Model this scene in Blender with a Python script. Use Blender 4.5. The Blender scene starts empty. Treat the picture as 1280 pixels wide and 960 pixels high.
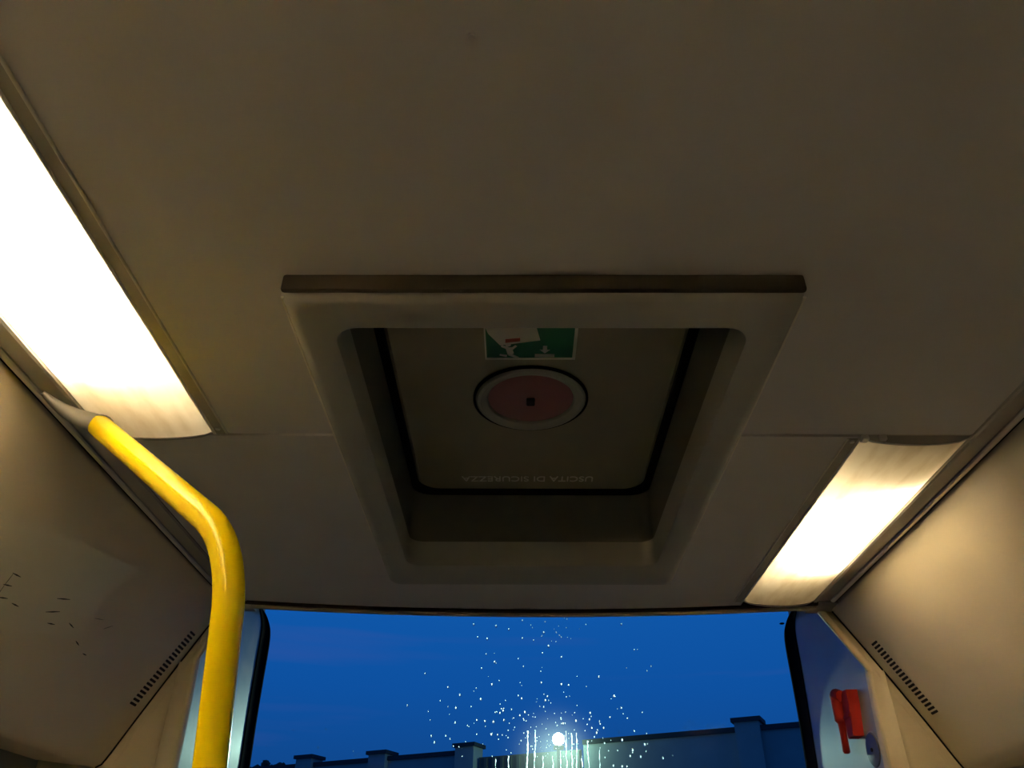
import bpy, bmesh, math, random
from mathutils import Vector, Matrix
from math import radians as R, pi, sin, cos

S = bpy.context.scene
COL = S.collection
random.seed(7)

# ------------------------------------------------------------------ camera
cam_d = bpy.data.cameras.new('camera'); cam_d.sensor_width = 36.0; cam_d.lens = 27.0
cam_d.clip_start = 0.02; cam_d.clip_end = 400
cam = bpy.data.objects.new('camera', cam_d); COL.objects.link(cam)
PITCH, YAW, ROLL = math.atan(661/960), 0.00858, R(0.35)
cam.matrix_world = (Matrix.Translation((-0.035, 0, 1.5)) @ Matrix.Rotation(YAW, 4, 'Z')
                    @ Matrix.Rotation(pi/2 + PITCH, 4, 'X') @ Matrix.Rotation(ROLL, 4, 'Z'))
S.camera = cam

# ------------------------------------------------------------------ world, exposure
S.view_settings.view_transform = 'Standard'
S.view_settings.look = 'None'
S.view_settings.gamma = 1
S.view_settings.exposure = 0.0
S.view_settings.use_curve_mapping = False
S.cycles.use_denoising = True
S.cycles.max_bounces = 12
S.cycles.diffuse_bounces = 6
S.cycles.transmission_bounces = 10
S.cycles.transparent_max_bounces = 12
S.cycles.sample_clamp_indirect = 20
S.cycles.use_adaptive_sampling = False
S.cycles.seed = 5
S.cycles.caustics_reflective = True

W = bpy.data.worlds.new('dusk_sky'); S.world = W; W.use_nodes = True
wn, wl = W.node_tree.nodes, W.node_tree.links
wn.clear()
wo = wn.new('ShaderNodeOutputWorld'); wb = wn.new('ShaderNodeBackground')
tc = wn.new('ShaderNodeTexCoord'); sep = wn.new('ShaderNodeSeparateXYZ')
rmp = wn.new('ShaderNodeValToRGB'); el = rmp.color_ramp.elements
el[0].position = 0.0; el[0].color = (.010, .060, .22, 1)
el[1].position = 1.0; el[1].color = (.003, .035, .20, 1)
for p, c in ((.14, (.006, .080, .335, 1)), (.22, (.005, .098, .425, 1)), (.31, (.006, .115, .475, 1)), (.5, (.004, .09, .42, 1))):
    e = el.new(p); e.color = c
mp = wn.new('ShaderNodeMapping'); mp.inputs['Scale'].default_value = (2.2, 2.2, 26)
nz = wn.new('ShaderNodeTexNoise'); nz.inputs['Scale'].default_value = 1.0; nz.inputs['Detail'].default_value = 3
cr = wn.new('ShaderNodeValToRGB'); cr.color_ramp.elements[0].position = .53; cr.color_ramp.elements[1].position = .74
mx = wn.new('ShaderNodeMix'); mx.data_type = 'RGBA'
mfac = wn.new('ShaderNodeMath'); mfac.operation = 'MULTIPLY'; mfac.inputs[1].default_value = .35
wl.new(tc.outputs['Generated'], sep.inputs[0]); wl.new(sep.outputs['Z'], rmp.inputs[0])
wl.new(tc.outputs['Generated'], mp.inputs[0]); wl.new(mp.outputs[0], nz.inputs['Vector'])
wl.new(nz.outputs['Fac'], cr.inputs[0]); wl.new(cr.outputs[0], mfac.inputs[0]); wl.new(mfac.outputs[0], mx.inputs['Factor'])
wl.new(rmp.outputs[0], mx.inputs['A']); mx.inputs['B'].default_value = (.055, .10, .40, 1)
wl.new(mx.outputs['Result'], wb.inputs[0]); wb.inputs['Strength'].default_value = .82
wl.new(wb.outputs[0], wo.inputs[0])

TUBE_POWER = 124.0      # radiance of the fluorescent tubes
LAMP_POWER = 480.0    # watts of the yard floodlight, thrown towards the bus

# ------------------------------------------------------------------ materials
def mat(name, col, rough=.5, metal=0, noise=.06, nscale=6, bump=0, bscale=200, spec=.5, coat=0, emit=None, estr=0):
    m = bpy.data.materials.new(name); m.use_nodes = True
    n, l = m.node_tree.nodes, m.node_tree.links
    p = n['Principled BSDF']
    p.inputs['Roughness'].default_value = rough; p.inputs['Metallic'].default_value = metal
    p.inputs['Specular IOR Level'].default_value = spec
    p.inputs['Coat Weight'].default_value = coat; p.inputs['Coat Roughness'].default_value = .12
    t = n.new('ShaderNodeTexCoord'); q = n.new('ShaderNodeTexNoise')
    q.inputs['Scale'].default_value = nscale; q.inputs['Detail'].default_value = 5
    l.new(t.outputs['Object'], q.inputs['Vector'])
    mm = n.new('ShaderNodeMix'); mm.data_type = 'RGBA'
    a = [max(0, c*(1-noise)) for c in col[:3]]; b = [min(1, c*(1+noise)) for c in col[:3]]
    mm.inputs['A'].default_value = (*a, 1); mm.inputs['B'].default_value = (*b, 1)
    l.new(q.outputs['Fac'], mm.inputs['Factor']); l.new(mm.outputs['Result'], p.inputs['Base Color'])
    if bump:
        q2 = n.new('ShaderNodeTexNoise'); q2.inputs['Scale'].default_value = bscale
        l.new(t.outputs['Object'], q2.inputs['Vector'])
        bn = n.new('ShaderNodeBump'); bn.inputs['Strength'].default_value = bump; bn.inputs['Distance'].default_value = .001
        l.new(q2.outputs['Fac'], bn.inputs['Height']); l.new(bn.outputs[0], p.inputs['Normal'])
    if emit:
        p.inputs['Emission Color'].default_value = (*emit, 1); p.inputs['Emission Strength'].default_value = estr
    return m

M = {}
M['ceiling'] = mat('ceiling_panel_grey', (.61, .58, .565), .55, bump=.15)
M['side'] = mat('side_cover_beige', (.68, .59, .43), .5, bump=.15)
M['corner'] = mat('corner_cover_beige', (.68, .58, .40), .45)
M['hatch'] = mat('hatch_frame_grey', (.34, .325, .285), .55)
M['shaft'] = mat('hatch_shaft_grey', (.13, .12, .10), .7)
M['plate'] = mat('hatch_lid_beige', (.27, .235, .165), .5)
M['seal'] = mat('black_rubber', (.009, .009, .010), .9, spec=.05)
M['gap'] = mat('slot_black', (.01, .009, .008), .9)
M['dark_strip'] = mat('dark_brown_front_shade', (.055, .047, .034), .8, spec=.2)
M['bead'] = mat('light_bead', (.72, .68, .58), .45, .25)
M['beadgroove'] = mat('bead_groove', (.38, .34, .28), .5)
M['alu'] = mat('brushed_aluminium', (.66, .63, .58), .4, .6)
M['railgrey'] = mat('rail_grey', (.36, .33, .31), .5, .2)
M['white'] = mat('white_reflector', (.46, .42, .34), .5)
M['reveal'] = mat('window_reveal_grey', (.40, .42, .43), .42, noise=.12, nscale=9, coat=.3)
M['floor'] = mat('bus_floor_grey', (.15, .16, .18), .7)
M['wallin'] = mat('bus_wall_grey', (.24, .25, .26), .6)
M['darkglass'] = mat('dark_tinted_glass', (.012, .012, .014), .08)
M['yellow'] = mat('yellow_coated_tube', (.92, .70, .002), .2, noise=.02, spec=.28)
M['greyplastic'] = mat('grey_plastic', (.25, .235, .22), .45)
M['red'] = mat('red_plastic', (.42, .025, .015), .6, spec=.2)
M['darkred'] = mat('translucent_red_cover', (.26, .10, .10), .35)
M['green'] = mat('safety_green', (.02, .16, .06), .45)
M['stickerwhite'] = mat('sticker_white', (.62, .60, .52), .5)
M['tagred'] = mat('tag_red', (.5, .09, .05), .5)
M['letter'] = mat('lettering_pale', (.66, .62, .54), .6)
M['screw'] = mat('steel_screw', (.75, .72, .68), .3, .9)
M['concrete'] = mat('precast_concrete', (.32, .33, .31), .85, noise=.25, nscale=2)
M['coping'] = mat('wall_coping_dark', (.03, .035, .035), .8)
M['gatem'] = mat('rusty_gate_sheet', (.10, .10, .09), .7, noise=.4, nscale=3)
M['asphalt'] = mat('yard_asphalt', (.05, .05, .05), .9)
M['leaf'] = mat('dark_foliage', (.02, .04, .02), .8)
M['bark'] = mat('bark', (.06, .05, .04), .9)
M['tube'] = mat('tube_glow', (.8, .8, .8), .5, emit=(1.0, .87, .64), estr=TUBE_POWER)
M['tube_rear'] = mat('tube_glow_weaker', (.8, .8, .8), .5, emit=(1.0, .86, .60), estr=TUBE_POWER*.45)
M['lamp'] = mat('flood_lens', (.8, .8, .8), .5, emit=(.70, 1.0, .84), estr=22)
M['scuff'] = mat('dark_scuff', (.05, .035, .02), .8)

def diffuser_mat():
    m = bpy.data.materials.new('prismatic_diffuser'); m.use_nodes = True
    n, l = m.node_tree.nodes, m.node_tree.links; n.clear()
    o = n.new('ShaderNodeOutputMaterial'); t = n.new('ShaderNodeTexCoord')
    nz = n.new('ShaderNodeTexNoise'); nz.inputs['Scale'].default_value = 14; nz.inputs['Detail'].default_value = 6
    mp = n.new('ShaderNodeMapping'); mp.inputs['Scale'].default_value = (2.5, .6, 1)
    l.new(t.outputs['Object'], mp.inputs[0]); l.new(mp.outputs[0], nz.inputs['Vector'])
    c = n.new('ShaderNodeValToRGB'); c.color_ramp.elements[0].color = (.70, .62, .48, 1); c.color_ramp.elements[1].color = (.84, .78, .66, 1)
    c.color_ramp.elements[0].position = .3; c.color_ramp.elements[1].position = .55
    l.new(nz.outputs['Fac'], c.inputs[0])
    tr = n.new('ShaderNodeBsdfTranslucent'); df = n.new('ShaderNodeBsdfDiffuse'); gl = n.new('ShaderNodeBsdfGlossy')
    gl.inputs['Roughness'].default_value = .2
    vo = n.new('ShaderNodeTexVoronoi'); vo.inputs['Scale'].default_value = 260
    l.new(t.outputs['Object'], vo.inputs['Vector'])
    bn = n.new('ShaderNodeBump'); bn.inputs['Strength'].default_value = .3; bn.inputs['Distance'].default_value = .001
    l.new(vo.outputs['Distance'], bn.inputs['Height'])
    for x in (tr, df): l.new(c.outputs[0], x.inputs['Color'])
    l.new(bn.outputs[0], gl.inputs['Normal'])
    m1 = n.new('ShaderNodeMixShader'); m1.inputs[0].default_value = .3
    l.new(tr.outputs[0], m1.inputs[1]); l.new(df.outputs[0], m1.inputs[2])
    m2 = n.new('ShaderNodeMixShader'); m2.inputs[0].default_value = .05
    l.new(m1.outputs[0], m2.inputs[1]); l.new(gl.outputs[0], m2.inputs[2]); l.new(m2.outputs[0], o.inputs[0])
    return m
M['diffuser'] = diffuser_mat()

def glass_mat():
    m = bpy.data.materials.new('wet_window_glass'); m.use_nodes = True
    n, l = m.node_tree.nodes, m.node_tree.links; n.clear()
    o = n.new('ShaderNodeOutputMaterial')
    tp = n.new('ShaderNodeBsdfTransparent'); gl = n.new('ShaderNodeBsdfGlossy'); gl.inputs['Roughness'].default_value = .03
    lw = n.new('ShaderNodeLayerWeight'); lw.inputs['Blend'].default_value = .06
    m1 = n.new('ShaderNodeMixShader')
    l.new(lw.outputs['Fresnel'], m1.inputs[0]); l.new(tp.outputs[0], m1.inputs[1]); l.new(gl.outputs[0], m1.inputs[2])
    rf = n.new('ShaderNodeBsdfRefraction'); rf.inputs['IOR'].default_value = 1.15; rf.inputs['Roughness'].default_value = .5
    m2 = n.new('ShaderNodeMixShader'); m2.inputs[0].default_value = .008
    l.new(m1.outputs[0], m2.inputs[1]); l.new(rf.outputs[0], m2.inputs[2])
    l.new(m2.outputs[0], o.inputs[0])
    return m
M['glass'] = glass_mat()

def drop_mat():
    m = bpy.data.materials.new('water_drop'); m.use_nodes = True
    n, l = m.node_tree.nodes, m.node_tree.links; n.clear()
    o = n.new('ShaderNodeOutputMaterial')
    rf = n.new('ShaderNodeBsdfTranslucent'); rf.inputs['Color'].default_value = (.95, 1, .98, 1)
    g = n.new('ShaderNodeBsdfRefraction'); g.inputs['IOR'].default_value = 1.45; g.inputs['Roughness'].default_value = .6
    mx = n.new('ShaderNodeMixShader'); mx.inputs[0].default_value = .85
    l.new(rf.outputs[0], mx.inputs[1]); l.new(g.outputs[0], mx.inputs[2]); l.new(mx.outputs[0], o.inputs[0])
    return m
M['drop'] = drop_mat()

# ------------------------------------------------------------------ helpers
def obj(name, bm, m, parent=None, smooth=False):
    me = bpy.data.meshes.new(name)
    bmesh.ops.recalc_face_normals(bm, faces=bm.faces[:])
    bm.to_mesh(me); bm.free()
    if smooth:
        for p in me.polygons: p.use_smooth = True
        try: me.set_sharp_from_angle(angle=R(35))
        except Exception: pass
    me.materials.append(M[m] if isinstance(m, str) else m)
    o = bpy.data.objects.new(name, me); COL.objects.link(o)
    if parent:
        o.parent = parent; o.matrix_parent_inverse = Matrix.Translation(-parent.location)
    return o
def tag(o, label, cat, group=None):
    o['label'] = label; o['category'] = cat
    if group: o['group'] = group
    return o
def struct(name, bm, m, parent=None, smooth=False, label=None):
    o = obj(name, bm, m, parent, smooth)
    if not parent: o['kind'] = 'structure'
    if label: o['label'] = label
    return o
def thing(name, label, cat, loc=(0, 0, 0), group=None):
    o = bpy.data.objects.new(name, None); COL.objects.link(o); o.location = loc; o.empty_display_size = .05
    return tag(o, label, cat, group)

def box(bm, x0, x1, y0, y1, z0, z1, bev=0):
    r = bmesh.ops.create_cube(bm, size=1)
    for v in r['verts']:
        v.co = Vector(((x0+x1)/2 + v.co.x*(x1-x0), (y0+y1)/2 + v.co.y*(y1-y0), (z0+z1)/2 + v.co.z*(z1-z0)))
    if bev:
        es = list({e for v in r['verts'] for e in v.link_edges})
        bmesh.ops.bevel(bm, geom=es, offset=bev, segments=2, affect='EDGES', profile=.5)
def BX(*a, **k):
    bm = bmesh.new(); box(bm, *a, **k); return bm
def prism_z(bm, pts, z0, z1):
    lo = [bm.verts.new((x, y, z0)) for x, y in pts]; hi = [bm.verts.new((x, y, z1)) for x, y in pts]
    bm.faces.new(lo[::-1]); bm.faces.new(hi)
    n = len(pts)
    for i in range(n): bm.faces.new((lo[i], lo[(i+1) % n], hi[(i+1) % n], hi[i]))
def prism_y(bm, pts, y0, y1):
    lo = [bm.verts.new((x, y0, z)) for x, z in pts]; hi = [bm.verts.new((x, y1, z)) for x, z in pts]
    bm.faces.new(lo[::-1]); bm.faces.new(hi)
    n = len(pts)
    for i in range(n): bm.faces.new((lo[i], lo[(i+1) % n], hi[(i+1) % n], hi[i]))
def loft(bm, loops, closed=True, cap0=False, cap1=False):
    L = [[bm.verts.new(p) for p in lp] for lp in loops]
    for a, b in zip(L, L[1:]):
        n = len(a)
        for i in range(n if closed else n-1):
            j = (i+1) % n
            bm.faces.new((a[i], a[j], b[j], b[i]))
    if cap0: bm.faces.new(L[0][::-1])
    if cap1: bm.faces.new(L[-1])
    return L
def rrect(x0, x1, y0, y1, r, z, seg=6):
    out = []
    for cx, cy, a0 in ((x1-r, y1-r, 0), (x0+r, y1-r, 90), (x0+r, y0+r, 180), (x1-r, y0+r, 270)):
        for k in range(seg+1):
            a = R(a0 + 90*k/seg); out.append((cx + r*cos(a), cy + r*sin(a), z))
    return out
def sweep(bm, pts, rad, seg=16, cap=True, flat=None):
    pts = [Vector(p) for p in pts]; n = len(pts)
    rad = rad if isinstance(rad, (list, tuple)) else [rad]*n
    T = [(pts[min(i+1, n-1)] - pts[max(i-1, 0)]).normalized() for i in range(n)]
    up = Vector((0, 1, 0)) if abs(T[0].y) < .9 else Vector((1, 0, 0))
    N = (up - T[0]*up.dot(T[0])).normalized(); loops = []
    for i in range(n):
        N = (N - T[i]*N.dot(T[i])).normalized(); B = T[i].cross(N)
        loops.append([pts[i] + N*(rad[i]*cos(2*pi*k/seg)) + B*(rad[i]*(flat or 1)*sin(2*pi*k/seg)) for k in range(seg)])
    loft(bm, loops, True, cap, cap)
def bezier(P, per=10):
    P = [Vector(p) for p in P]; out = []
    for i in range(len(P)-1):
        p0, p1, p2, p3 = P[max(i-1, 0)], P[i], P[i+1], P[min(i+2, len(P)-1)]
        for k in range(per):
            t = k/per
            out.append(.5*((2*p1) + (p2-p0)*t + (2*p0-5*p1+4*p2-p3)*t*t + (3*p1-p0-3*p2+p3)*t**3))
    out.append(P[-1]); return out
def disc(bm, c, r, z0, z1, seg=40):
    loft(bm, [[(c[0]+r*cos(2*pi*k/seg), c[1]+r*sin(2*pi*k/seg), z) for k in range(seg)] for z in (z0, z1)], True, True, True)
def lathe(bm, c, prof, seg=56):
    loft(bm, [[(c[0]+r*cos(2*pi*k/seg), c[1]+r*sin(2*pi*k/seg), z) for k in range(seg)] for r, z in prof])

CZ = 2.23           # height of the flat ceiling
LIP = 2.14          # rear edge of the ceiling at its sides
def lip_y(x): return LIP + .078*max(0, 1-(x/.84)**2)
WK = 2.80/2.55     # distance of the window plane
def win_y(x): return 2.80 + .05*max(0, 1-(x/.98)**2)

# ------------------------------------------------------------------ structure
FRONT = -7.0
struct('floor', BX(-1.25, 1.25, FRONT, 3.0, -.06, 0), 'floor')
bm = BX(-1.31, -1.25, FRONT, 3.05, 0, 2.60); struct('wall_left', bm, 'wallin')
bm = BX(1.25, 1.31, FRONT, 3.05, 0, 2.60); struct('wall_right', bm, 'wallin')
struct('wall_front', BX(-1.31, 1.31, FRONT-.06, FRONT, 0, 2.60), 'wallin')
bm = BX(-1.31, 1.31, 2.88, 3.0, 0, 1.17)          # rear wall below the window
box(bm, -1.31, 1.31, 2.88, 3.0, 2.50, 2.60)
box(bm, -1.31, -1.03, 2.86, 3.0, 1.17, 2.50); box(bm, 1.03, 1.31, 2.86, 3.0, 1.17, 2.50)
struct('wall_rear', bm, 'wallin')
struct('roof_shell', BX(-1.31, 1.31, FRONT-.06, 3.05, 2.60, 2.64), 'wallin')

# dark side windows below the covers
for k_, s_ in ((2, -1), (3, 1)):
    w_ = struct('window_%d' % k_, BX(min(s_*1.235, s_*1.249), max(s_*1.235, s_*1.249), FRONT+.3, 1.75, 1.0, 1.80), 'darkglass', label='dark side window')
# front ceiling sheet and rear ceiling sheet with the hatch cut-out
SEAM = 1.226
HX, HY0, HY1 = .325, .845, 1.86
bm = bmesh.new()
prism_z(bm, [(-.597, -.695), (.803, -.695), (.803, SEAM-.003), (HX, SEAM-.003), (HX, HY0), (-HX, HY0), (-HX, SEAM-.003), (-.597, SEAM-.003)], CZ, CZ+.012)
front_ceiling = struct('ceiling', bm, 'ceiling', label='front part of the flat ceiling')
bm = bmesh.new(); prism_z(bm, [(-.597, FRONT), (.600, FRONT), (.600, -.700), (-.597, -.700)], CZ, CZ+.012)
struct('ceiling', bm, 'ceiling', label='forward part of the flat ceiling')
bm = bmesh.new()
arc = [(x, lip_y(x)) for x in [-.803 + 1.408*k/24 for k in range(25)]]
prism_z(bm, [(-.803, SEAM+.002), (-HX, SEAM+.002), (-HX, HY1), (HX, HY1), (HX, SEAM+.002), (.605, SEAM+.002)] + arc[::-1], CZ-.002, CZ+.012)
struct('ceiling', bm, 'ceiling', label='rear part of the ceiling behind the cross seam')
# strip of sheet closing the seams from above
bm = bmesh.new()
box(bm, -.83, -.36, SEAM-.03, SEAM+.03, CZ+.014, CZ+.02); box(bm, .36, .83, SEAM-.03, SEAM+.03, CZ+.014, CZ+.02)
struct('trim_1', bm, 'gap')

# rolled lip along the rear edge of the ceiling
bm = bmesh.new()
xs = [-.815 + 1.63*k/40 for k in range(41)]
prof = [(-.004, .002), (-.004, -.006), (0, -.010), (.006, -.010), (.010, -.004), (.012, .01), (.012, .05), (.004, .05)]
loft(bm, [[(x, lip_y(x)+dy, CZ+dz) for dy, dz in prof] for x in xs], True, True, True)
struct('trim_2', bm, 'gap', smooth=True, label='dark joint along the rear edge of the ceiling')
bm = bmesh.new()
prof = [(.012, -.002), (.016, -.012), (.024, -.016), (.034, -.012), (.038, 0), (.038, .05), (.012, .05)]
loft(bm, [[(x, lip_y(x)+dy, CZ+dz) for dy, dz in prof] for x in xs], True, True, True)
struct('trim_3', bm, 'hatch', smooth=True, label='grey rolled edge above the rear window')
# soffit from the lip up to the window head
xs = [-.86 + 1.72*k/40 for k in range(41)]
bm = bmesh.new()
lo = []
loft(bm, [[(x, lip_y(x)+.03, CZ+.045), (x, 2.44, CZ+.22), (x, win_y(x)+.06, CZ+.26), (x, win_y(x)+.06, CZ+.28), (x, 2.42, CZ+.24), (x, lip_y(x)+.03, CZ+.06)] for x in xs], True, True, True)
struct('trim_4', bm, 'wallin', smooth=True, label='soffit above the rear window')

# ------------------------------------------------------------------ roof hatch
hx = 0.0
hatch = thing('roof_hatch', 'square grey roof hatch with deep shaft in the middle of the ceiling', 'roof hatch', (0, 1.36, CZ))
bm = bmesh.new()
loft(bm, [rrect(-.366, .366, .795, 1.934, .022, CZ+.004), rrect(-.366, .366, .795, 1.934, .022, CZ-.016),
          rrect(-.362, .362, .799, 1.930, .022, CZ-.026), rrect(-.353, .353, .808, 1.921, .022, CZ-.034),
          rrect(-.345, .345, .816, 1.910, .026, CZ-.035),
          rrect(-.312, .312, .865, 1.806, .036, CZ-.035), rrect(-.304, .304, .872, 1.799, .036, CZ-.031),
          rrect(-.300, .300, .876, 1.796, .034, CZ-.020), rrect(-.300, .300, .876, 1.796, .034, CZ+.03)])
obj('frame', bm, 'hatch', hatch, True)
for s_ in (-1, 1):
    bm = bmesh.new(); sweep(bm, [(s_*.3635, .812, CZ-.024), (s_*.3635, 1.2, CZ-.024), (s_*.3635, 1.62, CZ-.024)], [.0026, .0026, .0016], 8)
    obj('edge_highlight', bm, 'bead', hatch, True)  # pale line painting the lit chamfer along each side of the frame
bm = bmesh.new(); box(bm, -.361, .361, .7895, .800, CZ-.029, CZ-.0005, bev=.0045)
obj('dark_strip', bm, 'dark_strip', hatch, True)['label'] = 'dark strip painting shade along the front edge of the frame'  # dark strip added so the frame's front face looks shaded
PZ = 2.396
bm = bmesh.new()
loft(bm, [rrect(-.3, .3, .876, 1.796, .034, CZ+.012), rrect(-.301, .301, .87, 1.797, .036, PZ-.02),
          rrect(-.301, .301, .865, 1.800, .036, PZ+.04)])
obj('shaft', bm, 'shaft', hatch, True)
bm = bmesh.new()
loft(bm, [rrect(-.303, .303, .85, 1.800, .05, PZ+.03), rrect(-.303, .303, .85, 1.799, .05, PZ-.006), rrect(-.296, .296, .856, 1.792, .05, PZ-.010),
          rrect(-.286, .286, .866, 1.783, .05, PZ-.004), rrect(-.284, .284, .868, 1.781, .05, PZ+.03)])
obj('rubber_seal', bm, 'seal', hatch, True)
bm = bmesh.new()
loft(bm, [rrect(-.288, .288, .865, 1.784, .05, PZ+.02), rrect(-.286, .286, .867, 1.782, .05, PZ+.006), rrect(-.278, .278, .874, 1.774, .045, PZ),
          rrect(-.262, .262, .89, 1.756, .04, PZ+.001)], True, True, True)
plate = obj('lid', bm, 'plate', hatch, True)
# emergency dish in the lid
dc = (-.007, 1.358)
bm = bmesh.new()
lathe(bm, dc, [(.088, PZ+.004), (.093, PZ-.004), (.100, PZ-.006), (.106, PZ-.010), (.112, PZ-.009), (.116, PZ-.004), (.117, PZ+.003)])
bm2 = bmesh.new(); lathe(bm2, dc, [(.1165, PZ+.003), (.1165, PZ-.004), (.119, PZ-.0055), (.1215, PZ-.004), (.1215, PZ+.003)])
obj('dish_seal', bm2, 'seal', hatch, True)
ring = obj('dish_ring', bm, 'hatch', hatch, True)
bm = bmesh.new()
lathe(bm, dc, [(.0005, PZ-.0035), (.03, PZ-.0035), (.06, PZ-.0032), (.08, PZ-.0015), (.091, PZ+.001)])
cov = obj('emergency_cover', bm, 'darkred', hatch, True); cov['label'] = 'round dark red cover of the emergency handle'
bm = bmesh.new(); box(bm, dc[0]-.009, dc[0]+.009, dc[1]-.012, dc[1]+.012, PZ-.011, PZ-.003, bev=.003)
obj('knob', bm, 'gap', cov)
# green sticker, mostly hidden by the front rim
bm = bmesh.new(); loft(bm, [rrect(-.098, .078, 1.06, 1.214, .006, PZ-.0015), rrect(-.098, .078, 1.06, 1.214, .006, PZ+.001)], True, True, True)
stk = obj('sticker', bm, 'green', hatch); stk['label'] = 'green safety sticker with pale border and pictograms'
bm = bmesh.new()
x0, x1, y0, y1 = -.098, .078, 1.06, 1.214
for a in ((x0, x1, y1-.006, y1), (x0, x1, y0, y0+.006), (x0, x0+.003, y0, y1), (x1-.006, x1, y0, y1)): box(bm, *a, PZ-.0022, PZ-.0014)
obj('border', bm, 'stickerwhite', stk)
def poly(bm, pts, z0=PZ-.0024, z1=PZ-.0014): prism_z(bm, pts, z0, z1)
bm = bmesh.new()     # running figure, head towards the front of the bus
cx = -.052
poly(bm, [(cx-.004, 1.205), (cx-.018, 1.200), (cx-.017, 1.196), (cx-.003, 1.199)])
poly(bm, [(cx-.006, 1.176), (cx+.006, 1.174), (cx+.010, 1.194), (cx-.002, 1.198)])
poly(bm, [(cx+.003, 1.194), (cx+.020, 1.206), (cx+.016, 1.209), (cx-.001, 1.200)])
poly(bm, [(cx-.004, 1.180), (cx-.015, 1.172), (cx-.013, 1.168), (cx, 1.174)])
poly(bm, [(cx+.004, 1.177), (cx+.013, 1.168), (cx+.016, 1.171), (cx+.007, 1.183)])
disc(bm, (cx-.001, 1.166), .0055, PZ-.0024, PZ-.0014, 16)
obj('running_figure', bm, 'stickerwhite', stk)
bm = bmesh.new(); cx = .018
box(bm, cx-.019, cx+.019, 1.196, 1.205, PZ-.0024, PZ-.0014)
poly(bm, [(cx-.004, 1.184), (cx+.004, 1.184), (cx+.004, 1.170), (cx-.004, 1.170)])
poly(bm, [(cx, 1.193), (cx-.010, 1.182), (cx+.010, 1.182)])
obj('exit_arrow', bm, 'stickerwhite', stk)
bm = bmesh.new()     # white paper tag stuck over the sticker
poly(bm, [(-.102, 1.085), (-.005, 1.085), (.008, 1.150), (-.068, 1.166), (-.090, 1.13)], PZ-.0040, PZ-.0030)
tg = obj('paper_tag', bm, 'stickerwhite', stk); tg['label'] = 'crooked white paper tag with a red bar'
bm = bmesh.new(); poly(bm, [(-.058, 1.146), (-.030, 1.142), (-.030, 1.152), (-.058, 1.157)], PZ-.0046, PZ-.0038)
# lettering on the lid, read from the rear of the bus
def text_mesh(s, size, name):
    cu = bpy.data.curves.new(name, 'FONT'); cu.body = s; cu.size = size; cu.align_x = 'CENTER'; cu.align_y = 'CENTER'; cu.extrude = .0006
    o = bpy.data.objects.new(name, cu); COL.objects.link(o)
    dg = bpy.context.evaluated_depsgraph_get(); me = bpy.data.meshes.new_from_object(o.evaluated_get(dg))
    bpy.data.objects.remove(o); return me
bm2 = bm; 
me = text_mesh('USCITA DI SICUREZZA', .04, 'lettering')
bm = bmesh.new(); bm.from_mesh(me)
xsv = [v.co.x for v in bm.verts]; w = max(xsv)-min(xsv)
for v in bm.verts:
    # reads upside down from the camera below: rotated half a turn in the picture
    x, y = v.co.x*.328/w, v.co.y
    v.co = Vector((-.009 - x, 1.717 + y*.95, PZ - .0012 + v.co.z))
obj('lettering', bm, 'letter', hatch)['label'] = 'pale lettering reading USCITA DI SICUREZZA'
obj('red_bar', bm2, 'tagred', None)   # re-parented just below
rb = bpy.data.objects['red_bar']; rb.parent = stk; rb.matrix_parent_inverse = stk.matrix_parent_inverse.copy() @ Matrix.Identity(4)
rb.matrix_parent_inverse = Matrix.Identity(4)

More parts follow.
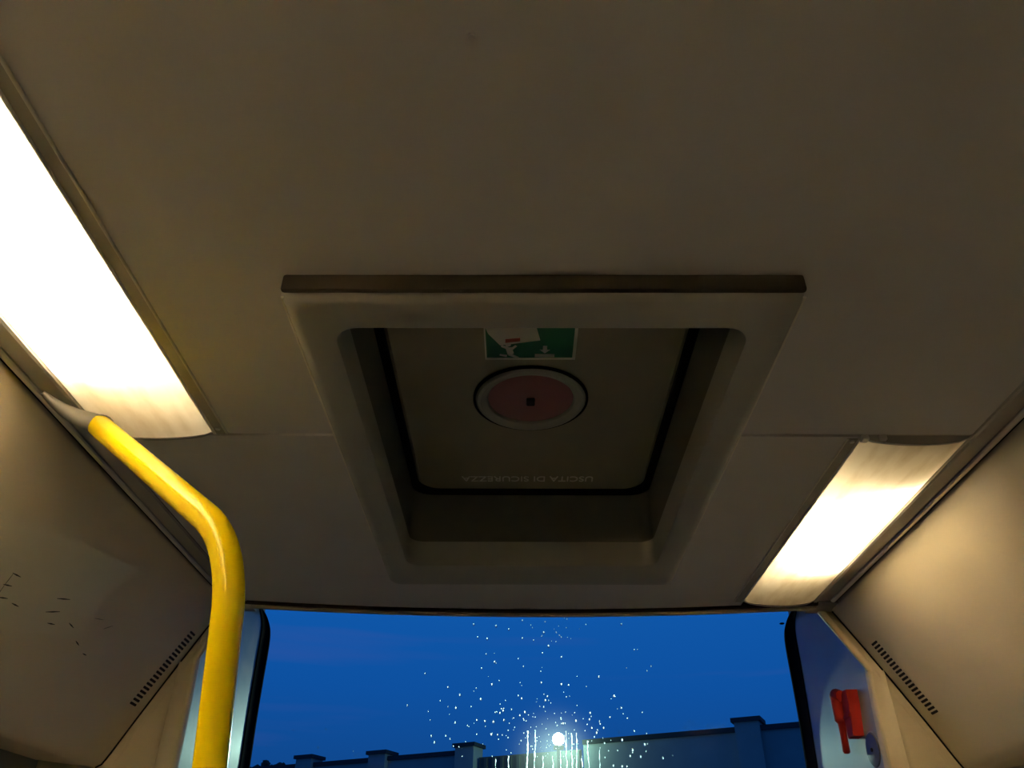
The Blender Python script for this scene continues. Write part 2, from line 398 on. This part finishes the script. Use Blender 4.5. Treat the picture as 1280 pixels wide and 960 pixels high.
# ------------------------------------------------------------------ strip lights
def strip_light(label, x_in, x_out, y0, y1, side, tube_y):
    """x_in = edge nearest the hatch, x_out = edge nearest the rail"""
    t = thing('strip_light', label, 'ceiling light', ((x_in+x_out)/2, (y0+y1)/2, CZ), 'fluorescent strip lights along the ceiling sides')
    a, b = min(x_in, x_out), max(x_in, x_out)
    bm = bmesh.new()      # housing: four walls and a back
    H = CZ+.085
    box(bm, a+.0005, b-.0005, y0, y1, H, H+.006)
    box(bm, a+.0005, a+.0045, y0, y1, CZ+.003, H); box(bm, b-.0045, b-.0005, y0, y1, CZ+.003, H)
    box(bm, a, b, y0-.006, y0, CZ+.003, H); box(bm, a, b, y1, y1+.006, CZ+.003, H)
    obj('housing', bm, 'white', t)
    bm = bmesh.new()      # slightly bellied diffuser
    N = 14; loops = []
    for k in range(N+1):
        u = k/N; x = a + (b-a)*u; z = CZ + .001 - .015*max(0, sin(pi*u))**.5
        loops.append([(x, y0, z), (x, y1, z)])
    top = [[(p[0], p[1], p[2]+.0015) for p in lp] for lp in loops]
    vs = [[bm.verts.new(p) for p in lp] for lp in loops]
    for p, q in zip(vs, vs[1:]): bm.faces.new((p[0], p[1], q[1], q[0]))
    obj('diffuser', bm, 'diffuser', t, True)
    tx = x_out - side*.055
    bm = bmesh.new(); sweep(bm, [(tx, tube_y[0], CZ+.036), (tx, tube_y[1], CZ+.036)], .013, 16)
    tb = obj('fluorescent_tube', bm, 'tube_rear' if y0 > 1 else 'tube', t, True)
    for yy in tube_y:
        s = -1 if yy == tube_y[0] else 1
        obj('tube_holder', BX(tx-.016, tx+.016, min(yy, yy+s*.02), max(yy, yy+s*.02), CZ+.018, H), 'white', t)
    for yy in (y0, y1):     # end plates closing the bellied diffuser
        bm = bmesh.new(); pr = [(a+.0005, CZ+.004)] + [(a + (b-a)*k/10, CZ - .001 - .015*max(0, sin(pi*k/10))**.5) for k in range(11)] + [(b-.0005, CZ+.004)]
        pr = [(min(max(x, a+.0005), b-.0005), z) for x, z in pr]
        prism_y(bm, pr, yy-.003, yy+.003); obj('end_plate', bm, 'railgrey', t)
    # aluminium bead along the inner edge
    s = 1 if x_in < 0 else -1       # towards the hatch
    bm = bmesh.new()
    sweep(bm, [(x_in+s*.003, y0, CZ-.002), (x_in+s*.003, y1, CZ-.002)], .0035, 10)
    sweep(bm, [(x_in+s*.024, y0, CZ-.001), (x_in+s*.024, y1, CZ-.001)], .0028, 8)
    obj('bead', bm, 'bead', t, True)['label'] = 'shiny aluminium double bead'
    bm = BX(min(x_in+s*.006, x_in+s*.023), max(x_in+s*.006, x_in+s*.023), y0, y1, CZ-.0035, CZ+.004)
    obj('groove', bm, 'beadgroove', t)
    bm = bmesh.new()
    for yy in ((y1-.02,) if side < 0 else (y0+.008,)):
        disc(bm, (x_in+s*.015, yy), .0045, CZ-.006, CZ-.001, 14)
    obj('screw', bm, 'screw', t, True)
    return t
SL = strip_light('long glowing strip light left of the hatch, beside the yellow pole', -.597, -.803, -6.95, 1.219, -1, (-6.6, 1.01))
SR = strip_light('short glowing strip light right of the hatch, ending at the rear window', .603, .803, 1.234, 2.140, 1, (1.44, 1.89))
strip_light('unseen long strip light on the right behind the camera, added for fill', .603, .803, -6.95, -.703, 1, (-6.6, -.9))  # out of view, added to raise the fill and floor bounce
# clips at the near end of the right-hand strip
for x in (.607, .640): obj('retaining_clip', BX(x-.006, x+.006, 1.222, 1.238, CZ-.010, CZ+.002, bev=.002), 'screw', SR)

# ------------------------------------------------------------------ aluminium rails beside the lights
def rail(side, label):
    t = thing('aluminium_rail', label, 'rail', (side*.835, 0, CZ), 'aluminium rails along both ceiling sides')
    s = side; y0, y1 = FRONT+.001, 2.138
    def P(pts): return [(s*x, CZ+z) for x, z in pts]
    bm = bmesh.new()
    prism_y(bm, P([(.804, .012), (.804, -.004), (.809, -.006), (.811, -.001), (.850, .002), (.850, .012)]), y0, y1)
    obj('channel', bm, 'railgrey', t)
    bm = bmesh.new()
    prism_y(bm, P([(.850, .012), (.850, -.001), (.853, -.0035), (.859, -.0045), (.863, -.002), (.863, .012)]), y0, y1)
    obj('ridge', bm, 'alu', t)
    bm = bmesh.new()
    prism_y(bm, P([(.863, .012), (.863, .001), (.869, .000), (.873, .004), (.873, .012)]), y0, y1)
    obj('dark_strip', bm, 'seal', t)  # rubber gasket at the outer edge of the rail
rail(-1, 'grey aluminium rail between the left strip light and the side cover')
rail(1, 'grey aluminium rail between the right strip light and the side cover')

# ------------------------------------------------------------------ side covers
SD = Vector((.205, 0, -.42))      # down the slope
def spt(side, u, y, off=0):
    """a point on the right or left cover: u 0..1 down the slope, off along its inward normal"""
    n = Vector((-.42, 0, -.205)).normalized()
    p = Vector((.872, y, CZ-.004)) + SD*u + n*off
    return Vector((side*p.x, p.y, p.z))
def side_cover(side, label):
    t = thing('side_cover', label, 'wall cover', (side*.95, 0, 2.0), 'sloping covers on both sides')
    prof = [(.875, 2.240), (.8725, 2.232), (.874, 2.222)]
    for u in (.25, .5, .75, .94): prof.append((.872+.205*u, 2.226-.42*u))
    c = Vector((1.100, 1.818))    # rounded toe
    prof += [(1.0735, 1.815), (1.081, 1.803), (1.094, 1.796), (1.110, 1.796), (1.250, 1.812)]
    back = [(1.250, 1.83), (1.112, 1.815), (1.099, 1.822), (.90, 2.235)]
    full = prof + back
    y0, y1 = FRONT+.001, 2.132
    loops = []
    bm = bmesh.new()
    loops = [[(side*x, y, z) for x, z in full] for y in (y0, 0, 1, 2.0, y1-.006)]
    # bevelled rear edge
    def ye(z): return y1 + (.075 if side > 0 else .042)*min(1, max(0, (z-1.81)/.42))**1.4
    loops[-1] = [(x, ye(z)-.006, z) for x, y, z in loops[-1]]
    loops.append([(side*(x+ (.003 if i < len(prof) else 0)), ye(z), z+(.002 if i < len(prof) else 0)) for i, (x, z) in enumerate(full)])
    loft(bm, loops, True, True, True)
    body = obj('panel', bm, 'side', t, True)
    bm = bmesh.new(); sweep(bm, [(side*(x+.002), ye(z)+.002, z) for x, z in prof[2:-2]], .0024, 8)
    obj('edge_seal', bm, 'seal', t, True)
    return t
CL = side_cover(-1, 'left sloping beige cover with scratched letters behind the yellow pole')
CR = side_cover(1, 'right sloping beige cover brightly lit beside the short strip light')
def on_cover(bm, side, a, b, wid, off=.0006):
    """thin stroke lying on the cover between (y,u) a and b"""
    A = spt(side, a[1], a[0]); B = spt(side, b[1], b[0]); n = (spt(side, .5, 1, 1) - spt(side, .5, 1)).normalized()
    d = (B-A).normalized(); w_ = d.cross(n)*wid/2
    lo = [A-w_*.3, A+w_*.3, (A+B)/2+w_, B+w_*.3, B-w_*.3, (A+B)/2-w_]
    L = [bm.verts.new(p - n*.001) for p in lo]; H_ = [bm.verts.new(p + n*off) for p in lo]
    bm.faces.new(L[::-1]); bm.faces.new(H_)
    for i in range(6): bm.faces.new((L[i], L[(i+1) % 6], H_[(i+1) % 6], H_[i]))
def slots(side, t, A, B, n):
    """row of ventilation slots: a dark recess crossed by thin webs, parallel to the rear edge"""
    bm = bmesh.new(); nn = (spt(side, .5, 1, 1) - spt(side, .5, 1)).normalized()
    for k in range(n):
        f = k/(n-1); y = A[0] + (B[0]-A[0])*f; u = A[1] + (B[1]-A[1])*f
        c = spt(side, u, y); d = (spt(side, u+.01, y) - c).normalized(); Y = Vector((0, 1, 0))
        hw, hl = .0033, .018
        pts = []
        for q in range(12):
            a = 2*pi*q/12; pts.append(c + Y*((hl-hw)*(1 if cos(a) > 0 else -1) + hw*cos(a)) + d*hw*sin(a))
        L = [bm.verts.new(p - nn*.001) for p in pts]; H_ = [bm.verts.new(p + nn*.0005) for p in pts]
        bm.faces.new(L[::-1]); bm.faces.new(H_)
        for i in range(12): bm.faces.new((L[i], L[(i+1) % 12], H_[(i+1) % 12], H_[i]))
    obj('vent_slots', bm, 'gap', t)['label'] = 'row of short black ventilation slots'
slots(1, CR, (2.112, .288), (2.074, .722), 20)
slots(-1, CL, (2.110, .243), (2.072, .695), 20)
bm = bmesh.new()
for st in [[(1.372, .499), (1.398, .495)], [(1.374, .549), (1.396, .539)], [(1.387, .596), (1.411, .583)], [(1.429, .589), (1.452, .587)],
           [(1.53, .485), (1.567, .46)], [(1.53, .551), (1.567, .521)], [(1.559, .583), (1.582, .573)], [(1.619, .538), (1.644, .545)],
           [(1.682, .584), (1.703, .593)], [(1.735, .613), (1.752, .612)]]:
    on_cover(bm, -1, st[0], st[1], .0028)
for st in [[(1.383, .602), (1.378, .552)], [(1.378, .552), (1.375, .501)], [(1.684, .465), (1.717, .449)], [(1.74, .48), (1.763, .447)]]:
    on_cover(bm, -1, st[0], st[1], .0010)
obj('scratched_letters', bm, 'scuff', CL)['label'] = 'dark scratches shaped like the letters E and R'

# ------------------------------------------------------------------ rear corners
def ysh(z, s):
    return (.075 if s > 0 else .042)*min(1, max(0, (z-1.81)/.42))**1.4
def nearx(z, s):
    return .903 + .72*ysh(z, s)
def corner(side, nm):
    s = side
    # beige cross wall beside the window recess with a soft vertical fold
    bm = bmesh.new()
    xs_ = [.901, .904, .908, .930, .940, .947, .954, .964, 1.05, 1.15, 1.249]
    ys_ = [2.150, 2.143, 2.1395, 2.1395, 2.136, 2.131, 2.136, 2.1395, 2.1395, 2.1395, 2.1395]
    zs_ = [.02, 1.5, 1.81] + [1.81+.405*k/8 for k in range(1, 9)]
    loft(bm, [[(s*(x + .72*ysh(z, s)*max(0, min(1, (1-x)/.09))), y+ysh(z, s), z) for x, y in zip(xs_, ys_)] + [(s*1.249, 2.17+ysh(z, s), z), (s*(.901+.72*ysh(z, s)), 2.17+ysh(z, s), z)] for z in zs_], True, True, True)
    struct('wall_' + nm, bm, 'corner', smooth=True, label='beige corner cover beside the rear window, %s side' % nm)
    # rolled edge strip following the end of the side cover
    bm = bmesh.new()
    def sy(u): return 2.150 + ysh(CZ+.004-.455*u, s)
    pth = [(s*(.848+.222*u), sy(u), CZ+.004-.455*u) for u in [-.09+k/16*1.04 for k in range(17)]]
    sweep(bm, pth, .0115, 12)
    loft(bm, [[(s*(.848+.222*u), sy(u)+dy, CZ+.004-.455*u+.004), (s*(.895+.222*u), sy(u)+dy, CZ+.020-.455*u)] for dy in (0,) for u in [k/16*.95 for k in range(17)]], False)
    struct('trim_%d' % (5 if s < 0 else 6), bm, 'corner', smooth=True, label='rolled beige strip along the end of the %s cover' % nm)
SEALP = [(.835, 1.20), (.848, 1.66), (.853, 1.86), (.857, 1.98), (.859, 2.10), (.860, 2.21), (.864, 2.26), (.874, 2.292), (.890, 2.322), (.914, 2.350), (.945, 2.374), (.98, 2.39)]
SC = bezier([(x*WK, 0, 1.5+(z-1.5)*WK) for x, z in SEALP], 6)
def reveal(side, nm):
    s = side
    bm = bmesh.new()
    loops = []
    for p in SC:
        far = p.x - .008; near = nearx(p.z, s)
        yf = win_y(p.x) + .005; row = []
        for k in range(13):
            f = k/12; x = near + (far-near)*f; y0 = 2.145 + ysh(p.z, s); y = y0 + (yf-y0)*f
            row.append((s*x, y, p.z))
        row += [(s*(far+.03), yf, p.z), (s*(near+.03), 2.175+ysh(p.z, s), p.z)]
        loops.append(row)
    loft(bm, loops, True, True, True)
    return struct('wall_window_' + nm, bm, 'reveal', smooth=True, label='grey glossy side of the window recess, %s' % nm)
for s_, nm in ((-1, 'left'), (1, 'right')):
    corner(s_, nm); reveal(s_, nm)

# caps closing the rail ends above the strips
for n_, s_ in ((7, -1), (8, 1)):
    struct('trim_%d' % n_, BX(min(s_*.803, s_*.905), max(s_*.803, s_*.905), 2.142, 2.235, CZ-.004, CZ+.06), 'railgrey', label='grey cap behind the end of the aluminium rail')
# ------------------------------------------------------------------ rear window
win = thing('window_1', 'wide dusk-blue rear window', 'window', (0, 2.85, 1.9))
del win['category']; win['kind'] = 'structure'; win['label'] = 'wide rear window with rounded black rubber seal'
bm = bmesh.new()
xsw = [-1.02 + 2.04*k/40 for k in range(41)]
vs = [[bm.verts.new((x, win_y(x)+.012, z)) for z in (1.15, 2.50)] for x in xsw]
for a, b in zip(vs, vs[1:]): bm.faces.new((a[0], b[0], b[1], a[1]))
obj('glass', bm, 'glass', win, True)
for s_ in (-1, 1):
    bm = bmesh.new()
    rows = []
    for p in SC:
        yw = win_y(p.x); yb = yw-.085; y0 = 2.145 + ysh(p.z, s_)
        xr = nearx(p.z, s_) + (p.x-.008-nearx(p.z, s_))*(yb-y0)/(yw+.005-y0)
        rows.append([(s_*x, y, p.z) for x, y in ((p.x-.016, yw+.010), (p.x-.017, yw-.004), (p.x-.012, yw-.012), (xr-.0035, yb), (xr+.004, yb-.005), (p.x+.05, yb), (p.x+.06, yw+.010))])
    loft(bm, rows, True, True, True)
    obj('rubber_seal', bm, 'seal', win, True)
bm = bmesh.new(); box(bm, -1.02, 1.02, 2.80, 2.88, 1.12, 1.18)
obj('bottom_seal', bm, 'seal', win)

# raindrops on the outside of the glass
D = [(-.182, 2.304), (-.106, 2.299), (-.063, 2.288), (-.017, 2.259), (-.167, 2.261), (-.135, 2.256), (.055, 2.278), (.07, 2.233), (-.109, 2.181), (-.151, 2.16), (-.335, 2.142), (-.258, 2.1), (-.384, 2.043), (-.218, 2.076), (-.151, 2.064), (-.116, 2.11), (.044, 2.116), (.109, 2.111), (.132, 2.109), (-.302, 1.954), (-.291, 1.936), (-.257, 1.955), (-.229, 1.994), (-.229, 2.037), (-.162, 2.002), (-.089, 2.023), (-.136, 1.999), (-.076, 2.002), (-.031, 2.076), (-.02, 2.067), (.056, 2.062), (.317, 2.305), (.111, 2.197), (.231, 2.134), (.276, 2.075), (.297, 2.039), (.197, 2.024), (.2, 1.98), (.237, 1.98), (.214, 1.966), (.332, 1.971), (.36, 1.932), (.292, 1.945), (.237, 1.936), (.322, 1.916), (.313, 1.9), (.345, 1.898), (.413, 1.894), (.194, 2.005), (.151, 2.001), (.11, 1.993), (-.01, 2.026), (-.026, 2.016), (-.079, 2.03), (-.109, 1.997), (-.115, 1.96), (.286, 1.871), (.301, 1.871), (.26, 1.873)]
rnd = random.Random(3)
D = [((x+.035)*WK-.035, 1.5+(z-1.5)*WK) for x, z in D]
big = len(D)
while len(D) < 230:
    x = rnd.gauss(.06, .18); z = 1.93 + abs(rnd.gauss(0, .15))
    if z < 2.42 and abs(x) < .75: D.append((x, z))
for k in range(26): D.append((rnd.gauss(.10, .05), rnd.uniform(2.30, 2.44)))
bm = bmesh.new()
for i, (x, z) in enumerate(D):
    r = rnd.uniform(.0032, .0048) if i < big else rnd.uniform(.0014, .003)
    y = win_y(x)+.0135
    rows = [[bm.verts.new((x + r*.9*a*cos(2*pi*k/8), y + r*.5*h, z + r*1.25*a*sin(2*pi*k/8))) for k in range(8)] for a, h in ((1, 0), (.72, .62))]
    tip = bm.verts.new((x, y + r*.5, z))
    for k in range(8):
        j = (k+1) % 8
        bm.faces.new((rows[0][k], rows[0][j], rows[1][j], rows[1][k])); bm.faces.new((rows[1][k], rows[1][j], tip))
rd = tag(obj('raindrops', bm, 'drop', None, True), 'fine glinting raindrops sprinkled over the middle of the rear window', 'raindrops'); rd['kind'] = 'stuff'
bm = bmesh.new()
for x, z0, z1, r in [(-.001, 1.55, 1.972, .0030), (.022, 1.70, 1.975, .0024), (.118, 1.60, 1.972, .0030), (.135, 1.72, 1.966, .0026), (.152, 1.66, 1.966, .0026), (.186, 1.55, 1.944, .0028), (.075, 1.6, 1.90, .0026), (.10, 1.6, 1.915, .0022), (-.06, 1.6, 1.90, .0022), (-.10, 1.6, 1.89, .0018), (.22, 1.6, 1.92, .0014), (.165, 1.6, 1.90, .0022), (.045, 1.6, 1.90, .002)]:
    x = (x+.035)*WK-.035; z1 = 1.5+(z1-1.5)*WK
    pts, rr, z, xx = [], [], z1, x
    while z > z0:
        pts.append((xx, win_y(xx)+.0135, z)); rr.append(r*rnd.uniform(.25, 1.5)); z -= .006; xx += rnd.uniform(-.0013, .0013)
    rows = [[bm.verts.new((p[0] + q*cos(a), p[1] + q*.6*sin(a), p[2])) for a in (0, pi/4, pi/2, 3*pi/4, pi)] for p, q in zip(pts, rr)]
    for a, b in zip(rows, rows[1:]):
        for k in range(4): bm.faces.new((a[k], a[k+1], b[k+1], b[k]))
st = tag(obj('water_trickles', bm, 'drop', None, True), 'vertical trickles of water running down the rear window around the bright lamp', 'water'); st['kind'] = 'stuff'
# dark speck near the top right corner of the glass
bm = bmesh.new(); q = bmesh.ops.create_icosphere(bm, subdivisions=2, radius=.006)
for v in q['verts']: v.co = Vector((.932 + v.co.x*1.6 + v.co.z*.3, win_y(.93)+.006 + v.co.y*.5, 2.375 + v.co.z*.7))
obj('dirt_speck', bm, 'gap', win, True)

# ------------------------------------------------------------------ emergency hammer and round grey plug on the right recess side
def rev_x(y, z):
    z = min(z, 2.0); y0 = 2.145 + ysh(z, 1); n_ = nearx(z, 1); return n_ + (.933-n_)*(y-y0)/(2.805-y0)
RX = .890
ham = thing('emergency_hammer', 'red emergency hammer in its red holder right of the rear window', 'emergency hammer', (.888, 2.34, 1.95))
def side_prism(pts, d0, d1, bev=.002):
    """outline in (y,z) on the right recess wall, standing d0..d1 off it towards the aisle"""
    bm = bmesh.new()
    A = [bm.verts.new((rev_x(y, z)-d0, y, z)) for y, z in pts]; B = [bm.verts.new((rev_x(y, z)-d1, y, z)) for y, z in pts]
    bm.faces.new(A); ff = bm.faces.new(B[::-1]); n = len(pts)
    for i in range(n): bm.faces.new((A[i], A[(i+1) % n], B[(i+1) % n], B[i]))
    if bev: bmesh.ops.bevel(bm, geom=ff.edges[:], offset=bev, segments=2, affect='EDGES')
    return bm
HY, HZ = 2.312, 1.965
obj('holder', side_prism([(HY-.035, HZ-.062), (HY+.012, HZ-.062), (HY+.014, HZ-.02), (HY+.016, HZ+.055), (HY-.005, HZ+.062), (HY-.030, HZ+.060), (HY-.038, HZ+.02)], -.004, .030), 'red', ham)
bm = side_prism([(HY-.033, HZ-.012), (HY+.010, HZ-.012), (HY+.010, HZ-.004), (HY-.033, HZ-.004)], .026, .0345, 0)
obj('retaining_band', bm, 'red', ham)
bm = bmesh.new()
hp = bezier([(0.890, HY+.036, HZ+.060), (0.888, HY+.036, HZ+.03), (0.889, HY+.040, HZ-.01), (0.893, HY+.056, HZ-.05), (0.898, HY+.074, HZ-.088)], 6)
nh = len(hp); sweep(bm, hp, [(.0175 if i < nh*.5 else .0110 - .0015*sin(pi*(i/nh-.5)/.5)) if 0 < i < nh-1 else .008 for i in range(nh)], 12)
hm = obj('hammer_handle', bm, 'red', ham, True)
bm = bmesh.new()
sweep(bm, [(0.892, HY+.010, HZ+.052), (0.890, HY+.036, HZ+.058), (0.892, HY+.066, HZ+.060)], [.014, .019, .012], 12)
obj('hammer_head', bm, 'red', hm, True)
bm = bmesh.new(); sweep(bm, [(0.894, HY+.062, HZ+.060), (0.896, HY+.084, HZ+.061)], [.008, .003], 10)
obj('hammer_tip', bm, 'gap', hm, True)['label'] = 'dark pointed tip'
bm = bmesh.new(); sweep(bm, [(.926, HY+.140, HZ-.002), (.918, HY+.115, HZ-.008), (.905, HY+.08, HZ-.012), (.892, HY+.05, HZ-.012)], [.001, .005, .006, .003], 8)
obj('clip', bm, 'gap', ham, True)
plug = thing('wall_plug', 'round dark grey plug below the red emergency hammer', 'plug', (.888, 2.185, 1.855))
def xdisc(cy, cz, prof, seg=40):
    bm = bmesh.new()
    loft(bm, [[(rev_x(cy, cz)-d, cy+r*cos(2*pi*k/seg), cz+r*sin(2*pi*k/seg)) for k in range(seg)] for r, d in prof], True, True, True)
    return bm
PY, PZZ = 2.222, 1.859
obj('disc', xdisc(PY, PZZ, [(.043, -.004), (.043, .003), (.040, .006), (.036, .0065)]), mat('plug_grey', (.12, .12, .13), .35), plug, True)
obj('rim', xdisc(PY, PZZ, [(.046, -.004), (.046, .002), (.043, .0035), (.041, .0025)]), 'alu', plug, True)
obj('centre_pin', xdisc(PY, PZZ, [(.005, .004), (.005, .009), (.002, .010)], 14), 'gap', plug, True)

# ------------------------------------------------------------------ ceiling screw
bm = bmesh.new(); disc(bm, (-.082, .440), .0042, CZ-.003, CZ+.002, 16)
bmesh.ops.bevel(bm, geom=[e for e in bm.edges], offset=.0008, segments=1, affect='EDGES')
tag(obj('screw', bm, 'screw', None, True), 'small shiny screw in the plain ceiling in front of the hatch', 'screw')

# ------------------------------------------------------------------ yellow grab pole
pole = thing('grab_pole', 'yellow bent grab pole hanging from the left ceiling rail', 'grab pole', (-.38, .99, 0))
P0 = Vector((-.764, 1.141, 2.196)); PB = Vector((-.392, .915, 1.885)); PE = Vector((-.387, .973, 1.635))
d1 = (PB-P0).normalized(); d2 = (PE-PB).normalized(); rb_ = .095
pts = [P0 + (PB-P0-d1*rb_)*k/8 for k in range(9)]
a, c = PB-d1*rb_, PB+d2*rb_
for k in range(1, 16):
    t_ = k/16; pts.append(a*(1-t_)**2 + PB*2*t_*(1-t_) + c*t_**2)
end = Vector((-.36, 1.10, .02)); pts += [c, PE, PE + (PE-PB)*2.0, Vector((PE.x+.012, PE.y+.20, .9)), Vector((PE.x+.015, PE.y+.26, .005))]
bm = bmesh.new(); sweep(bm, pts, .0195, 24)
obj('tube', bm, 'yellow', pole, True)
bm = bmesh.new()
T0 = Vector((-.835, 1.070, CZ-.012))
path = bezier([T0, Vector((-.822, 1.092, CZ-.020)), Vector((-.800, 1.116, CZ-.028)), P0 - d1*.004, P0 + d1*.006], 6)
n_ = len(path); rr = [.004 + .0175*min(1, (i/(n_-1))*1.15)**1.1 for i in range(n_)]
rr[-1] = .0212
sweep(bm, path, rr, 20)
obj('bracket', bm, 'greyplastic', pole, True)['label'] = 'tapering grey plastic end bracket'
bm = bmesh.new()
loft(bm, [[(PE.x+.015+r*cos(2*pi*k/24), PE.y+.26+r*sin(2*pi*k/24), z) for k in range(24)] for r, z in ((.045, .001), (.045, .006), (.03, .014), (.022, .03))], True, True, True)
obj('foot_flange', bm, 'greyplastic', pole, True)

# ------------------------------------------------------------------ outside
struct('ground', BX(-40, 40, 2.9, 60, -.45, -.40), 'asphalt')
def wline(x): return 14.33 - .4926*(x)      # line of the yard wall in plan (x measured from the bus centre)
ang = math.atan(-.4926)
def wall_piece(bm, x0, x1, z0, z1, thick, off=0):
    d = Vector((cos(ang), sin(ang))); n = Vector((-sin(ang), cos(ang)))
    A = Vector((x0, wline(x0)+.02)) ; B = Vector((x1, wline(x1)+.02))
    q = [A + n*(off-thick/2), B + n*(off-thick/2), B + n*(off+thick/2), A + n*(off+thick/2)]
    prism_z(bm, [(p.x, p.y) for p in q], z0, z1)
WT = 3.80
px_ = [-4.05, -2.53, -.88, 3.50]
secs = [(-10.5, -1.07, 'concrete'), (-.68, 1.02, 'gatem'), (1.08, 9, 'concrete')]
for (a_, b_, m_), lb in zip(secs, ('precast yard wall section left of the bright lamp', 'dark ribbed gate section behind the bright lamp', 'plain yard wall section right of the bright lamp')):
    if m_ == 'gatem':
        g = thing('yard_gate', lb, 'gate', (.1, wline(.1), -.4))
        bm = bmesh.new(); wall_piece(bm, a_, b_, -.4, WT-.08, .06); obj('sheet', bm, 'gatem', g)
        bm = bmesh.new(); k = a_+.1
        while k < b_-.05:
            wall_piece(bm, k, k+.05, -.35, WT-.1, .11); k += .14
        obj('ribs', bm, 'gatem', g)
    else:
        g = thing('yard_wall', lb, 'wall', ((a_+b_)/2, wline((a_+b_)/2), -.4), 'precast yard wall outside')
        bm = bmesh.new(); wall_piece(bm, a_, b_, -.4, WT, .12); obj('slab', bm, m_, g)
        bm = bmesh.new(); wall_piece(bm, a_, b_, WT-.02, WT+.05, .2); obj('coping', bm, 'coping', g)
which = {-4.05: 'third pillar left of the bright lamp, farthest left in the window', -2.53: 'second pillar left of the bright lamp', -.88: 'first capped pillar left of the bright lamp', 3.50: 'lone capped pillar of the yard wall right of the bright lamp'}
for x in px_:
    if x not in which: continue
    p = thing('wall_pillar', which[x], 'pillar', (x, wline(x), -.4), 'capped pillars of the yard wall')
    top = 3.885 if x != .62 else 3.82
    if x < -3: top = 3.92
    if x > 3: top = 3.90
    bm = bmesh.new(); wall_piece(bm, x-.165, x+.165, -.4, top, .34); obj('shaft', bm, 'concrete', p)
    bm = bmesh.new(); wall_piece(bm, x-.2, x+.2, top, top+.06, .42); obj('cap', bm, 'coping', p)
# tree beyond the wall, only its tip shows
tree = thing('tree', 'dark tree tip beyond the yard wall at the lower left of the window', 'tree', (-5.6, 19, -.4))
bm = bmesh.new(); sweep(bm, [(-5.6, 19, -.4), (-5.6, 19, 3.6)], [.16, .08], 8); obj('trunk', bm, 'bark', tree, True)
bm = bmesh.new(); rt = random.Random(5)
for k in range(60):
    c_ = Vector((-5.5+rt.gauss(0, .16), 19+rt.gauss(0, .3), 3.85+rt.gauss(0, .3)))
    if c_.z > 4.25: continue
    q = bmesh.ops.create_icosphere(bm, subdivisions=1, radius=rt.uniform(.05, .12))
    for v in q['verts']: v.co = v.co*rt.uniform(.6, 1.3) + c_
obj('foliage', bm, 'leaf', tree)
# bright lamp on the wall
LX = .63; LP = Vector((LX, wline(LX)-.62, 3.80))
lamp = thing('yard_lamp', 'dazzling round lamp in front of the yard wall, seen through the wet window', 'lamp', (LX, wline(LX)-.62, -.4))
bm = bmesh.new(); q = bmesh.ops.create_uvsphere(bm, u_segments=24, v_segments=14, radius=.095)
for v in q['verts']: v.co += LP
obj('globe', bm, 'lamp', lamp, True)
bm = bmesh.new(); sweep(bm, [LP+Vector((0, 0, -.09)), (LP.x, LP.y, -.4)], .03, 12); obj('post', bm, 'coping', lamp, True)
bm = bmesh.new(); box(bm, LP.x-.08, LP.x+.08, LP.y-.08, LP.y+.08, LP.z-.15, LP.z-.10, bev=.01); obj('lamp_base', bm, 'coping', lamp)
ld = bpy.data.lights.new('floodlight_beam', 'SPOT'); ld.energy = LAMP_POWER; ld.color = (.60, 1.0, .82); ld.shadow_soft_size = .05
ld.spot_size = R(70); ld.spot_blend = .6
lo_ = bpy.data.objects.new('floodlight_beam', ld); COL.objects.link(lo_); lo_.location = LP + Vector((0, -.18, 0))
lo_.rotation_euler = (Vector((0, 2.8, 1.9)) - lo_.location).to_track_quat('-Z', 'Y').to_euler()
ld2 = bpy.data.lights.new('lamp_spill', 'POINT'); ld2.energy = 16; ld2.color = (.38, 1.0, .76); ld2.shadow_soft_size = .1
l2 = bpy.data.objects.new('lamp_spill', ld2); COL.objects.link(l2); l2.location = LP + Vector((.02, .24, 0))
